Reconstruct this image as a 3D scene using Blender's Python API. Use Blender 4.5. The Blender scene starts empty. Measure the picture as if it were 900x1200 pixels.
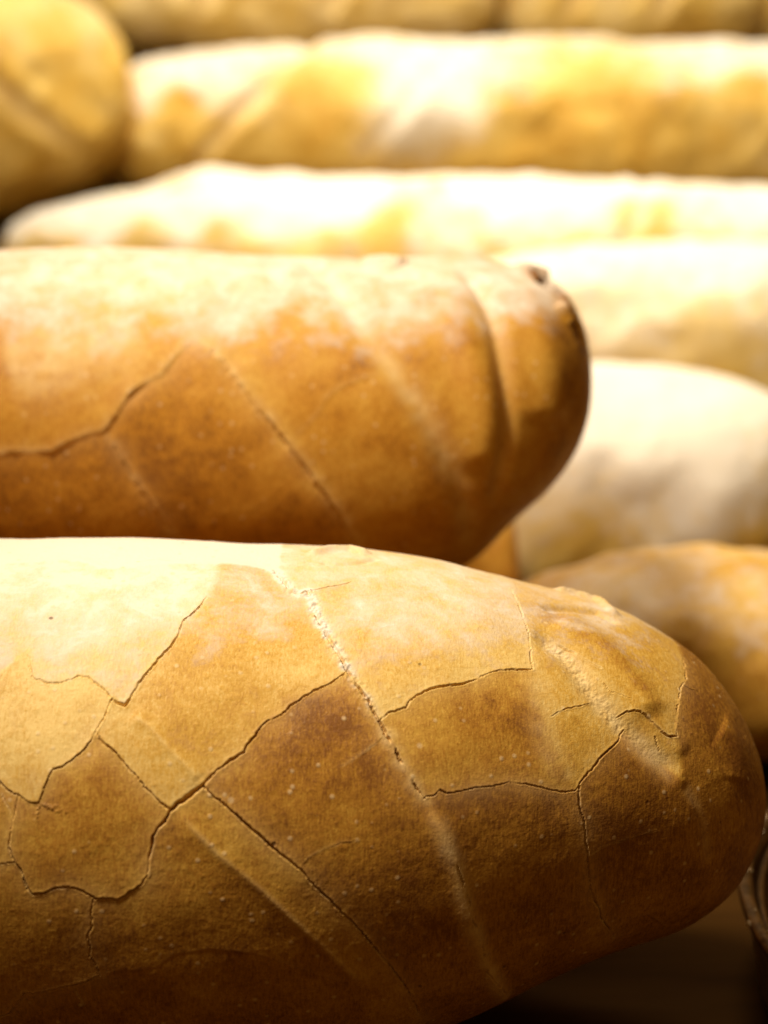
import bpy, math, random
import numpy as np
from collections import deque

# ================================================================ camera, world, lamps
CM = 0.01
scene = bpy.context.scene
COL = scene.collection
cam_d = bpy.data.cameras.new('camera')
cam = bpy.data.objects.new('camera', cam_d); COL.objects.link(cam)
cam.location = (0, 0, 21.8 * CM)
cam.rotation_euler = (math.radians(90 - 14), 0, 0)
cam_d.sensor_fit = 'VERTICAL'; cam_d.sensor_height = 23.64; cam_d.lens = 50
cam_d.clip_start = 0.02; cam_d.clip_end = 50
cam_d.dof.use_dof = True
cam_d.dof.focus_distance = 0.408
cam_d.dof.aperture_fstop = 7.2
scene.camera = cam

world = bpy.data.worlds.new('World'); scene.world = world
world.use_nodes = True
bg = world.node_tree.nodes['Background']
bg.inputs[0].default_value = (1.0, 0.56, 0.15, 1)       # warm bounce of the dim shop
bg.inputs[1].default_value = 0.14

def area_lamp(name, loc, target, size, power, col, spread=180):
    d = bpy.data.lights.new(name, 'AREA'); d.shape = 'DISK'; d.size = size * CM
    d.energy = power; d.color = col; d.spread = math.radians(spread)
    o = bpy.data.objects.new(name, d); COL.objects.link(o)
    o.location = [c * CM for c in loc]
    v = [(b - a_) for a_, b in zip(loc, target)]
    from mathutils import Vector
    o.rotation_euler = Vector(v).to_track_quat('-Z', 'Y').to_euler()
    return o
# two lamps hang over the display: one over the front loaves, one over the rear rows
area_lamp('front_display_lamp', (-29, 27, 77), (0, 47, 8), 16, 8.0, (1.0, 0.90, 0.76))
area_lamp('rear_display_lamp', (2, 100, 95), (3, 100, 10), 40, 3.0, (1.0, 0.92, 0.78), 82)     # spread narrowed to keep its light off the front counter

scene.view_settings.view_transform = 'Standard'
scene.view_settings.look = 'None'
scene.view_settings.exposure = 0.0
scene.view_settings.gamma = 1.0
scene.render.engine = 'CYCLES'
scene.cycles.use_denoising = True
scene.cycles.max_bounces = 8
scene.cycles.diffuse_bounces = 5

# ---------------------------------------------------------------- numpy helpers
def _hash(ix, iy, iz, seed):
    h = (ix.astype(np.int64) * 374761393 + iy.astype(np.int64) * 668265263
         + iz.astype(np.int64) * 2147483647 + seed * 144665) & 0xFFFFFFFF
    h = ((h ^ (h >> 13)) * 1274126177) & 0xFFFFFFFF
    h = ((h ^ (h >> 16)) * 2246822519) & 0xFFFFFFFF
    return ((h ^ (h >> 15)) & 0xFFFFFF).astype(np.float32) / 8388607.5 - 1.0

def vnoise(P, scale, seed=0):
    """smooth value noise in -1..1 at points P (n,3), scale = cells per cm"""
    q = P * scale
    i = np.floor(q); f = (q - i).astype(np.float32); i = i.astype(np.int64)
    f = f * f * (3 - 2 * f)
    out = 0
    for dx in (0, 1):
        wx = f[..., 0] if dx else 1 - f[..., 0]
        for dy in (0, 1):
            wy = f[..., 1] if dy else 1 - f[..., 1]
            for dz in (0, 1):
                wz = f[..., 2] if dz else 1 - f[..., 2]
                out = out + wx * wy * wz * _hash(i[..., 0] + dx, i[..., 1] + dy, i[..., 2] + dz, seed)
    return out

def fbm(P, scale, octs=3, seed=0, gain=0.5):
    out = 0; a = 1.0; tot = 0
    for k in range(octs):
        out = out + a * vnoise(P + 13.7 * k, scale * 2.03 ** k, seed + k * 17); tot += a; a *= gain
    return out / tot

def smoothstep(a, b, x):
    t = np.clip((x - a) / (b - a), 0, 1)
    return t * t * (3 - 2 * t)

# ---------------------------------------------------------------- loaf body
# A loaf lies along its own x axis.  t in [-pi/2, pi/2] runs from the left tip
# to the right tip, phi is the angle round the loaf: 0 = front, 90 deg = top.
def _curve(st, t, t_i, k):
    """smooth curve through the stations' ratios"""
    g = np.linspace(-math.pi / 2, math.pi / 2, 721)
    v = np.interp(g, t_i, [s[k] for s in st])
    ker = np.hanning(61); ker /= ker.sum()
    v = np.convolve(np.pad(v, 30, mode='edge'), ker, mode='valid')
    return np.interp(t, g, v)

def loaf_base(sp, T, PHI):
    x0, xl, xr = sp['x0'], sp['xl'], sp['xr']
    st = np.sin(T)
    X = np.where(T > 0, x0 + (xr - x0) * st, x0 + (x0 - xl) * st)
    ti = []; rat = []
    for (x, zc, ht, hb, w, yc) in sp['st']:
        xi = (x - x0) / ((xr - x0) if x > x0 else (x0 - xl))
        t = math.asin(max(-1, min(1, xi))); c = max(math.cos(t), 0.02)
        e = sp.get('end', 1.0)
        ti.append(t); rat.append((zc, ht / c ** e, hb / c ** e, w / c ** e, yc))
    e = sp.get('end', 1.0)
    C = np.maximum(np.cos(T), 0.0) ** e
    zc = _curve(rat, T, ti, 0); ht = _curve(rat, T, ti, 1) * C; hb = _curve(rat, T, ti, 2) * C
    w = _curve(rat, T, ti, 3) * C; yc = _curve(rat, T, ti, 4)
    c, s = np.cos(PHI), np.sin(PHI)
    py, pt, pb = sp.get('py', 0.92), sp.get('pt', 0.95), sp.get('pb', 0.8)
    Y = yc - w * np.sign(c) * np.abs(c) ** py
    Z = zc + np.where(s > 0, ht * np.abs(s) ** pt, -hb * np.abs(s) ** pb)
    return np.stack([X + 0 * Z, Y, Z], -1)

# camera (cm): origin above the counter
CAM = (0.0, 0.0, 21.8); PITCH = math.radians(14.0); FPX = 2538.0
FRONT = dict(loc=(0.0, 41.3, 5.45), x0=-7.0, xl=-24.0, xr=7.74, py=0.95, pt=0.97, pb=0.9, st=[
    (-24, 0.0, 3.0, 3.0, 3.0, 0), (-15, 0.0, 4.9, 5.0, 5.2, 0), (-7.8, 0.0, 5.28, 5.42, 5.6, 0), (-2.6, 0.05, 5.12, 5.2, 5.5, 0),
    (1.2, 0.2, 4.68, 4.5, 5.0, 0), (2.95, 0.36, 4.0, 3.85, 4.4, 0.1), (4.7, 0.46, 3.4, 3.3, 3.7, 0.2), (6.5, 0.2, 2.5, 2.55, 2.75, 0.3),
    (7.2, 0.04, 1.75, 1.8, 2.0, 0.3), (7.68, 0.05, 0.6, 0.6, 0.8, 0.3)])
BACK = dict(loc=(0.0, 54.0, 10.7), x0=-7.0, xl=-23.0, xr=5.24, py=0.95, pt=0.95, pb=0.85, st=[
    (-23, 0, 2.5, 2.5, 2.5, 0), (-14, 0, 4.1, 4.2, 4.6, 0), (-9.8, 0, 4.32, 4.45, 4.9, 0), (-3.0, 0.0, 4.15, 4.25, 4.6, 0), (-0.4, 0.0, 4.12, 4.2, 4.5, 0),
    (2.4, 0.4, 3.7, 3.85, 4.0, 0), (3.3, 0.75, 3.15, 3.1, 3.5, 0), (4.5, 1.05, 2.3, 2.25, 2.7, 0), (5.05, 1.0, 1.3, 1.2, 1.6, 0)])
PITCH_FRONT = 0.020

# ---------------- cracks, folds and slashes of the two front loaves, in (t, phi) of the loaf itself
LINES_FRONT = [
    ([(-0.0394, 1.4441), (0.0148, 1.4408), (0.0703, 1.4602), (0.0899, 1.4089), (0.1109, 1.3696), (0.1528, 1.3753), (0.1965, 1.412), (0.2419, 1.44), (0.2873, 1.4484), (0.3171, 1.434), (0.3379, 1.4096)], {'fold': 0.05, 'lam': 0.22, 'plate': 1, 'ext0': 'left'}),
    ([(0.3379, 1.4096), (0.3484, 1.3439), (0.3617, 1.2739), (0.3738, 1.2478), (0.3878, 1.261), (0.3933, 1.2075), (0.3958, 1.1578), (0.4038, 1.0975), (0.4133, 1.0372), (0.4233, 0.9841), (0.4328, 0.9335), (0.4426, 0.8696), (0.4532, 0.8156), (0.4638, 0.7734), (0.4735, 0.7394), (0.4807, 0.6951), (0.49, 0.6514), (0.4971, 0.6116), (0.5068, 0.5723), (0.5162, 0.5141), (0.5259, 0.4652), (0.5355, 0.423), (0.5453, 0.3838), (0.5525, 0.3639)], {'w': (5.0, 2.6), 'dep': 0.13, 'step': 0.03, 'lam': 0.35, 'pale': (0.8, 0.9), 'pw': 0.15, 'rough': (0.045, 0.1), 'flb': 1.0, 'plate': 1, 'ext0': 'up', 'gap': 0.35}),
    ([(0.5525, 0.3639), (0.5672, 0.2843), (0.5823, 0.2002), (0.5949, 0.1138), (0.6055, 0.0094), (0.6164, -0.0868), (0.6303, -0.2135), (0.6452, -0.3752), (0.6636, -0.5344), (0.6872, -0.8855)], {'band': 0.09, 'bw': 0.17, 'paleb': 0.85, 'plate': 1, 'ext1': 'down'}),
    ([(0.5949, 0.1205), (0.6015, 0.0776), (0.6121, -0.0068), (0.6188, -0.0485), (0.6217, -0.1086), (0.6368, -0.2201), (0.6418, -0.3183), (0.6487, -0.4259), (0.6609, -0.514), (0.6767, -0.6348), (0.6854, -0.8245)], {'w': (1.8, 2.6), 'dep': 0.08, 'step': 0, 'gap': 0.5}),
    ([(0.3878, 1.261), (0.4028, 1.2809), (0.4209, 1.3029), (0.4392, 1.3268), (0.4484, 1.3488)], {'w': (2.2, 1), 'dep': 0.07, 'step': 0.02, 'lam': 0.3, 'pale': (0.3, 0.3), 'pw': 0.06}),
    ([(0.1424, 0.7381), (0.1524, 0.7226), (0.1586, 0.7163), (0.1672, 0.7553), (0.1747, 0.8049), (0.1862, 0.8561), (0.1967, 0.9029), (0.2106, 0.9554), (0.2192, 1.0066), (0.2242, 1.0766), (0.2415, 1.1366), (0.2516, 1.2112)], {'w': (3.2, 1.0), 'dep': 0.11, 'step': 0.03, 'lam': 0.3, 'pale': (0.2, 0.1), 'pw': 0.05, 'plate': 1}),
    ([(0.2516, 1.2112), (0.2576, 1.2934), (0.2598, 1.4395)], {'plate': 1}),
    ([(0.1424, 0.7381), (0.1341, 0.7701), (0.1219, 0.7961), (0.1108, 0.8224), (0.0989, 0.8255), (0.0913, 0.8119), (0.0788, 0.8024), (0.0608, 0.7989), (0.0532, 0.8124), (0.0446, 0.8157), (0.0392, 0.8528), (0.0352, 0.905), (0.0274, 0.9346)], {'w': (2.2, 1.2), 'dep': 0.07, 'step': -0.025, 'lam': 0.3, 'pale': (0.25, 0.1), 'pw': 0.05, 'plate': 1}),
    ([(0.0274, 0.9346), (0.0379, 0.9902), (0.0496, 1.0533)], {'w': (0.9, 0.7), 'dep': 0.03, 'step': 0.0}),
    ([(0.0274, 0.9346), (0.0147, 0.8881), (0.0013, 0.8471), (-0.0099, 0.8036)], {'step': 0.03, 'lam': 0.3, 'plate': 1, 'ext1': 'left'}),
    ([(0.1424, 0.7381), (0.1387, 0.713), (0.1353, 0.6753), (0.1299, 0.6446), (0.125, 0.6205)], {'w': (1.4, 1.6), 'dep': 0.06, 'step': 0.03, 'lam': 0.25, 'pale': (0.5, 0.2), 'pw': 0.06, 'plate': 1}),
    ([(0.125, 0.6205), (0.1318, 0.5906), (0.1424, 0.567), (0.1555, 0.5323), (0.1665, 0.4969), (0.1771, 0.4678), (0.1898, 0.4246), (0.2004, 0.3957), (0.2089, 0.3757), (0.2195, 0.355)], {'w': (2.6, 3.2), 'dep': 0.12, 'step': 0.035, 'lam': 0.3, 'pale': (0.3, 0.2), 'pw': 0.06, 'plate': 1}),
    ([(0.2195, 0.3523), (0.2279, 0.3755), (0.2384, 0.3921), (0.2488, 0.4151), (0.2593, 0.4384)], {'w': (4.6, 5.2), 'dep': 0.17, 'step': 0.03, 'lam': 0.3, 'pale': (0.1, 0.8), 'pw': 0.07, 'plate': 1}),
    ([(0.2195, 0.3523), (0.2144, 0.3236), (0.2051, 0.2955), (0.1989, 0.2678), (0.1959, 0.2242), (0.1927, 0.1819), (0.1926, 0.1388)], {'w': (4.8, 2.6), 'dep': 0.15, 'step': 0.02, 'lam': 0.3, 'pale': (0.85, 0.1), 'pw': 0.06, 'plate': 1}),
    ([(0.1926, 0.1388), (0.1828, 0.1048), (0.167, 0.077), (0.1544, 0.0544), (0.1441, 0.0638), (0.1306, 0.0614), (0.1205, 0.0766), (0.1053, 0.0967), (0.0951, 0.1056), (0.0795, 0.1005), (0.0657, 0.0833), (0.0514, 0.0777), (0.0433, 0.1123), (0.0387, 0.158), (0.0317, 0.1805), (0.0244, 0.2315), (0.0254, 0.2764), (0.0312, 0.3496), (0.0349, 0.4066)], {'w': (3.0, 2.0), 'dep': 0.09, 'step': -0.05, 'lam': 0.3, 'pale': (0.35, 0.1), 'pw': 0.06, 'plate': 1}),
    ([(-0.0025, 0.4637), (0.0116, 0.4491), (0.0202, 0.4261), (0.0276, 0.4122), (0.0349, 0.4094), (0.0433, 0.3889), (0.0497, 0.3806), (0.0609, 0.3807), (0.0656, 0.4257), (0.0705, 0.4627), (0.0752, 0.4912), (0.0884, 0.5029), (0.1017, 0.5316), (0.1135, 0.5613), (0.1214, 0.5906), (0.125, 0.6205)], {'w': (1.6, 1.8), 'dep': 0.06, 'step': 0.05, 'lam': 0.3, 'pale': (0.35, 0.0), 'pw': 0.06, 'plate': 1, 'ext0': 'left'}),
    ([(-0.0011, 0.1807), (0.013, 0.1777), (0.0234, 0.1834), (0.0317, 0.1805)], {'w': (1.2, 1.2), 'dep': 0.04, 'step': 0.02, 'lam': 0.2, 'plate': 1, 'ext0': 'left'}),
    ([(0.1255, 0.0643), (0.1219, 0.0193), (0.1225, -0.021), (0.1167, -0.0455), (0.1193, -0.0851), (0.1177, -0.1134), (0.1246, -0.1436), (0.1287, -0.1847)], {'w': (2.2, 2.0), 'dep': 0.08, 'step': 0.015, 'lam': 0.2, 'pale': (0.3, 0.1), 'pw': 0.05, 'plate': 1}),
    ([(0.1287, -0.1847), (0.1107, -0.2062), (0.0945, -0.2216), (0.0809, -0.2278), (0.0622, -0.2442), (0.0464, -0.2544), (0.034, -0.2503), (0.0238, -0.3015), (0.0121, -0.3406), (-0.0128, -0.3736)], {'w': (2.4, 1.8), 'dep': 0.08, 'step': -0.03, 'lam': 0.25, 'pale': (0.3, 0.1), 'pw': 0.05, 'plate': 1, 'ext1': 'left'}),
    ([(0.1287, -0.1847), (0.1478, -0.1702), (0.1741, -0.1665), (0.2007, -0.1565), (0.2226, -0.1169), (0.2705, -0.1061), (0.3243, -0.1349), (0.3794, -0.2081), (0.4358, -0.2895)], {'step': 0.02, 'lam': 0.2, 'pale': (0.2, 0), 'pw': 0.05}),
    ([(0.097, -0.2392), (0.106, -0.2938), (0.1156, -0.3457), (0.1266, -0.398)], {'w': (0.7, 0.7), 'dep': 0.03, 'step': 0}),
    ([(0.0143, 0.4122), (0.0252, 0.3553), (0.0273, 0.2849)], {'w': (0.9, 0.7), 'dep': 0.03, 'step': 0.01, 'lam': 0.2}),
    ([(0.2593, 0.4384), (0.2664, 0.4617), (0.2769, 0.488), (0.2874, 0.5115), (0.3012, 0.5382), (0.3098, 0.5502), (0.3139, 0.5774), (0.3246, 0.6112), (0.3298, 0.6425), (0.3384, 0.664), (0.357, 0.6864), (0.3679, 0.7188), (0.3847, 0.7554), (0.4012, 0.7827), (0.4184, 0.8036), (0.4426, 0.8583)], {'w': (3.6, 0.8), 'dep': 0.11, 'step': 0.03, 'lam': 0.35, 'pale': (0.2, 0.2), 'pw': 0.06, 'plate': 1}),
    ([(0.2613, 0.4266), (0.2744, 0.3941), (0.2884, 0.3648), (0.3046, 0.3256), (0.3187, 0.2893), (0.3315, 0.2584), (0.3457, 0.2215), (0.3609, 0.1872), (0.3752, 0.1554), (0.3864, 0.1266), (0.4007, 0.0752), (0.4164, 0.0356), (0.4344, -0.0116), (0.4538, -0.059), (0.4711, -0.1204), (0.4889, -0.1902), (0.5071, -0.2663), (0.5251, -0.3689), (0.5422, -0.5273), (0.5512, -0.7066)], {'w': (3.2, 2.4), 'dep': 0.12, 'step': 0.015, 'lam': 0.3, 'pale': (0.1, 0.45), 'pw': 0.06, 'plate': 1, 'ext1': 'down'}),
    ([(0.2593, 0.4384), (0.2613, 0.4266)], {'w': (3, 3), 'dep': 0.1, 'plate': 1}),
    ([(0.1666, 0.6884), (0.1906, 0.64), (0.2179, 0.5563), (0.2399, 0.4971), (0.2592, 0.4441)], {'fold': 0.055, 'lam': 0.14, 'paleb': 0.35, 'bw': 0.05, 'plate': 1}),
    ([(0.1525, 0.7196), (0.1666, 0.6884)], {'plate': 1}),
    ([(0.2247, 0.3638), (0.246, 0.2943), (0.2779, 0.2054), (0.3046, 0.1443), (0.3365, 0.0658), (0.3746, -0.0301), (0.4134, -0.1338), (0.4478, -0.2471), (0.4707, -0.3442)], {'fold': 0.06, 'lam': 0.16, 'paleb': 0.4, 'bw': 0.06, 'plate': 1, 'ext1': 'down'}),
    ([(0.3831, 0.1479), (0.3974, 0.1816), (0.4145, 0.2028), (0.4371, 0.2202), (0.46, 0.2257)], {'step': 0.02, 'lam': 0.15, 'w': (0.5, 0.4), 'dep': 0.015, 'pale': (0.3, 0), 'pw': 0.05}),
    ([(0.4412, 0.4935), (0.4599, 0.5235), (0.483, 0.5732), (0.4971, 0.6053)], {'step': 0.02, 'lam': 0.2, 'pale': (0.35, 0), 'pw': 0.06, 'w': (0.5, 0.4), 'dep': 0.015}),
    ([(0.49, 0.6647), (0.5006, 0.6918), (0.5127, 0.7025), (0.5249, 0.7133), (0.5313, 0.7421), (0.5437, 0.7678), (0.5624, 0.7952), (0.5815, 0.8101), (0.6074, 0.8262), (0.6315, 0.8522), (0.6483, 0.8864), (0.6694, 0.9112), (0.6906, 0.9235), (0.7257, 0.9375)], {'w': (2.6, 1.6), 'dep': 0.08, 'step': 0.04, 'lam': 0.35, 'pale': (0.15, 0.3), 'pw': 0.05, 'plate': 1}),
    ([(0.5526, 0.3704), (0.5649, 0.3752), (0.5737, 0.3934), (0.5861, 0.3783), (0.6118, 0.3872), (0.6313, 0.394), (0.6512, 0.3939), (0.6786, 0.4061), (0.6996, 0.3983), (0.7282, 0.377), (0.7502, 0.3565), (0.7729, 0.3428), (0.7964, 0.3444), (0.8012, 0.3677)], {'w': (1.5, 1.3), 'dep': 0.06, 'step': 0.02, 'lam': 0.3, 'pale': (0.1, 0.25), 'pw': 0.05, 'plate': 1}),
    ([(0.9019, 0.6584), (0.8825, 0.5839), (0.8697, 0.5511), (0.8553, 0.5199), (0.8414, 0.4859), (0.8293, 0.4444), (0.8127, 0.4061), (0.8012, 0.3677), (0.8009, 0.3068), (0.8041, 0.2448), (0.8123, 0.1802), (0.8143, 0.0964), (0.8197, 0.0105), (0.8222, -0.064), (0.8266, -0.1325), (0.836, -0.2142), (0.8476, -0.2812), (0.8546, -0.3698), (0.8732, -0.485), (0.8859, -0.601)], {'w': (2.4, 2.6), 'dep': 0.11, 'step': -0.01, 'lam': 0.3, 'pale': (0.4, 0.1), 'pw': 0.05, 'plate': 1, 'ext1': 'down'}),
    ([(0.703, 1.5444), (0.7055, 1.4482), (0.7134, 1.334), (0.7185, 1.2345), (0.7241, 1.1637), (0.7246, 1.0368), (0.7257, 0.9375)], {'w': (1.8, 1.4), 'dep': 0.05, 'step': 0.015, 'lam': 0.3, 'pale': (0.55, 0.35), 'pw': 0.12, 'plate': 1, 'ext0': 'up'}),
    ([(0.7257, 0.9375), (0.7293, 0.8023), (0.7378, 0.6563), (0.7586, 0.4955), (0.7917, 0.3496)], {'band': 0.0, 'bw': 0.3, 'paleb': 0.45, 'plate': 1}),
    ([(0.7533, 0.6991), (0.7691, 0.7264), (0.7897, 0.7473), (0.8126, 0.7643), (0.8328, 0.7918)], {'w': (0.8, 0.6), 'dep': 0.03, 'step': 0.03, 'lam': 0.2, 'pale': (0.5, 0), 'pw': 0.08}),
    ([(0.725, 1.1892), (0.754, 1.1373), (0.784, 1.0737), (0.8076, 0.9858), (0.8312, 0.8696), (0.8596, 0.7687), (0.893, 0.6706), (0.933, 0.5944), (0.9773, 0.5005), (1.0308, 0.3907)], {'band': -0.13, 'bw': 0.27, 'paleb': 1.0, 'rough': (0.018, 0.2), 'plate': 1}),
    ([(1.0308, 0.3907), (1.0738, 0.237), (1.1018, 0.035), (1.1179, -0.1667)], {'band': -0.04, 'bw': 0.12, 'paleb': 0.35, 'plate': 1, 'ext1': 'down'}),
    ([(0.7759, 1.3487), (0.8383, 1.2335), (0.8951, 1.078), (0.9402, 0.8909), (0.968, 0.7441)], {'band': 0.09, 'bw': 0.36, 'tb': 0.24}),
    ([(0.7518, 1.3879), (0.8042, 1.4772), (0.8675, 1.5422), (0.9159, 1.454)], {'band': -0.09, 'bw': 0.13}),
    ([(0.787, 1.7901), (0.8286, 1.8542), (0.8793, 1.8489), (0.9093, 1.56)], {'band': 0.1, 'bw': 0.14, 'rough': (0.03, 0.15)}),
    ([(0.8888, 0.7278), (0.9041, 0.758), (0.9232, 0.7716), (0.9423, 0.7605), (0.9556, 0.7364), (0.971, 0.7031), (0.9869, 0.6703), (1.0015, 0.6522), (1.0244, 0.6725)], {'w': (1.6, 2.8), 'dep': 0.1, 'step': 0.05, 'lam': 0.2, 'pale': (0.5, 0.2), 'pw': 0.06}),
    ([(0.7553, 1.1875), (0.7779, 1.141), (0.7975, 1.1049), (0.8164, 1.0686), (0.8355, 1.0325), (0.855, 1.0027)], {'w': (2.6, 2.6), 'dep': 0.09, 'gap': 0.72}),
    ([(0.9696, 0.6394), (0.9768, 0.5916), (0.9823, 0.5531)], {'w': (3.5, 2), 'dep': 0.08, 'gap': 0.2}),
    ([(0.8597, 0.9114), (0.8724, 0.8636), (0.8935, 0.8519), (0.9118, 0.8395)], {'w': (1.2, 0.8), 'dep': 0.05}),
    ([(1.0709, 1.4277), (1.0716, 1.3175), (1.0683, 1.1696), (1.0454, 1.0516), (1.0395, 0.9734), (1.0306, 0.8657), (1.024, 0.7402), (1.0221, 0.671)], {'w': (1.5, 1.3), 'dep': 0.05, 'step': 0.02, 'lam': 0.2, 'pale': (0.0, 0.3), 'pw': 0.06, 'gap': 0.25, 'plate': 1, 'ext0': 'up'}),
    ([(1.0221, 0.671), (1.0327, 0.5245), (1.0308, 0.3907)], {'plate': 1}),
    ([(1.0593, 1.089), (1.082, 1.0885), (1.1205, 1.1479)], {'w': (1.2, 0.8), 'dep': 0.04}),
    ([(1.0348, 0.6241), (1.0686, 0.5036), (1.1206, 0.3616), (1.1663, 0.1816), (1.1897, -0.0189)], {'band': -0.035, 'bw': 0.26}),
    ([(0.8214, 0.0177), (0.8461, 0.0413), (0.8719, 0.0537), (0.9172, 0.0616), (0.9658, 0.0879)], {'w': (0.7, 0.6), 'dep': 0.025, 'step': 0.015, 'lam': 0.2, 'pale': (0.3, 0), 'pw': 0.05}),
    ([(0.6954, -0.7207), (0.7588, -0.8702), (0.826, -0.9261), (0.888, -0.673), (0.8974, -0.5088), (0.9281, -0.46), (0.9579, -0.4698), (0.9815, -0.5517), (1.0137, -0.6963)], {'step': 0.05, 'lam': 0.2, 'pale': (0.2, 0), 'pw': 0.05}),
    ([(0.3736, 0.7115), (0.4077, 0.695), (0.4422, 0.6614)], {'bw': 0.35, 'tb': 0.22}),
    ([(0.4253, 0.4884), (0.4598, 0.5486), (0.483, 0.4844)], {'bw': 0.4, 'tb': 0.16}),
    ([(0.6329, 0.6861), (0.688, 0.7319), (0.7231, 0.6557)], {'bw': 0.45, 'tb': 0.2}),
    ([(1.1676, 0.9057), (1.2332, 0.7717), (1.2432, 0.4577)], {'bw': 0.55, 'band': 0.05, 'tb': 0.22}),
    ([(0.7736, 0.4539), (0.8224, 0.5728)], {'bw': 0.3, 'tb': 0.15}),
    ([(0.5187, 0.0111), (0.5554, -0.0877)], {'bw': 0.6, 'tb': 0.12}),
    ([(0.9163, 0.2553), (0.9088, -0.0118)], {'bw': 0.6, 'tb': 0.12}),
    ([(0.3833, 1.5587), (0.4113, 1.655), (0.4427, 1.7025), (0.4759, 1.6369)], {'band': 0.1, 'bw': 0.13}),
    ([(0.3973, 1.4896), (0.4252, 1.483), (0.4567, 1.5163), (0.4881, 1.6083)], {'band': -0.05, 'bw': 0.08}),
]
SEEDS_FRONT = [
    ((0.1685, 1.5344), 0.05, 1.0),  # top strip: full white stands in for strong light on it
    ((0.1536, 1.0606), 0.16, 0.3),
    ((0.0705, 0.6445), 0.14, 0.08),
    ((0.0227, 0.6757), 0.14, 0.08),
    ((0.1055, 0.3544), 0.62, 0.0),
    ((0.1759, 0.5554), 0.28, 0.05),
    ((0.3206, 0.958), 0.38, 0.05),
    ((0.3584, 0.4934), 0.78, 0),
    ((0.326, 0.2447), 0.6, 0),
    ((0.2608, -0.0187), 0.76, 0),
    ((0.0725, -0.031), 0.74, 0),
    ((0.0653, -0.3296), 0.74, 0),
    ((0.0233, 0.3272), 0.5, 0),
    ((0.0168, 0.0438), 0.64, 0),
    ((0.5577, 1.0752), 0.24, 0.16),
    ((0.6327, 0.6493), 0.84, 0),
    ((0.6716, 0.1133), 0.82, 0),
    ((0.744, 0.5359), 0.62, 0),
    ((0.764, 0.8793), 0.36, 0.04),
    ((0.9453, 0.1584), 0.86, 0),
    ((0.8394, 1.2711), 0.36, 0.08),
    ((1.1701, 0.5473), 0.82, 0),
    ((0.9372, 1.412), 0.36, 0.08),
    ((1.0031, 1.0284), 0.36, 0.08),
    ((0.46, 0.2106), 0.78, 0),
    ((-0.0183, 1.0597), 0.2, 0.4),
]
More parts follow.
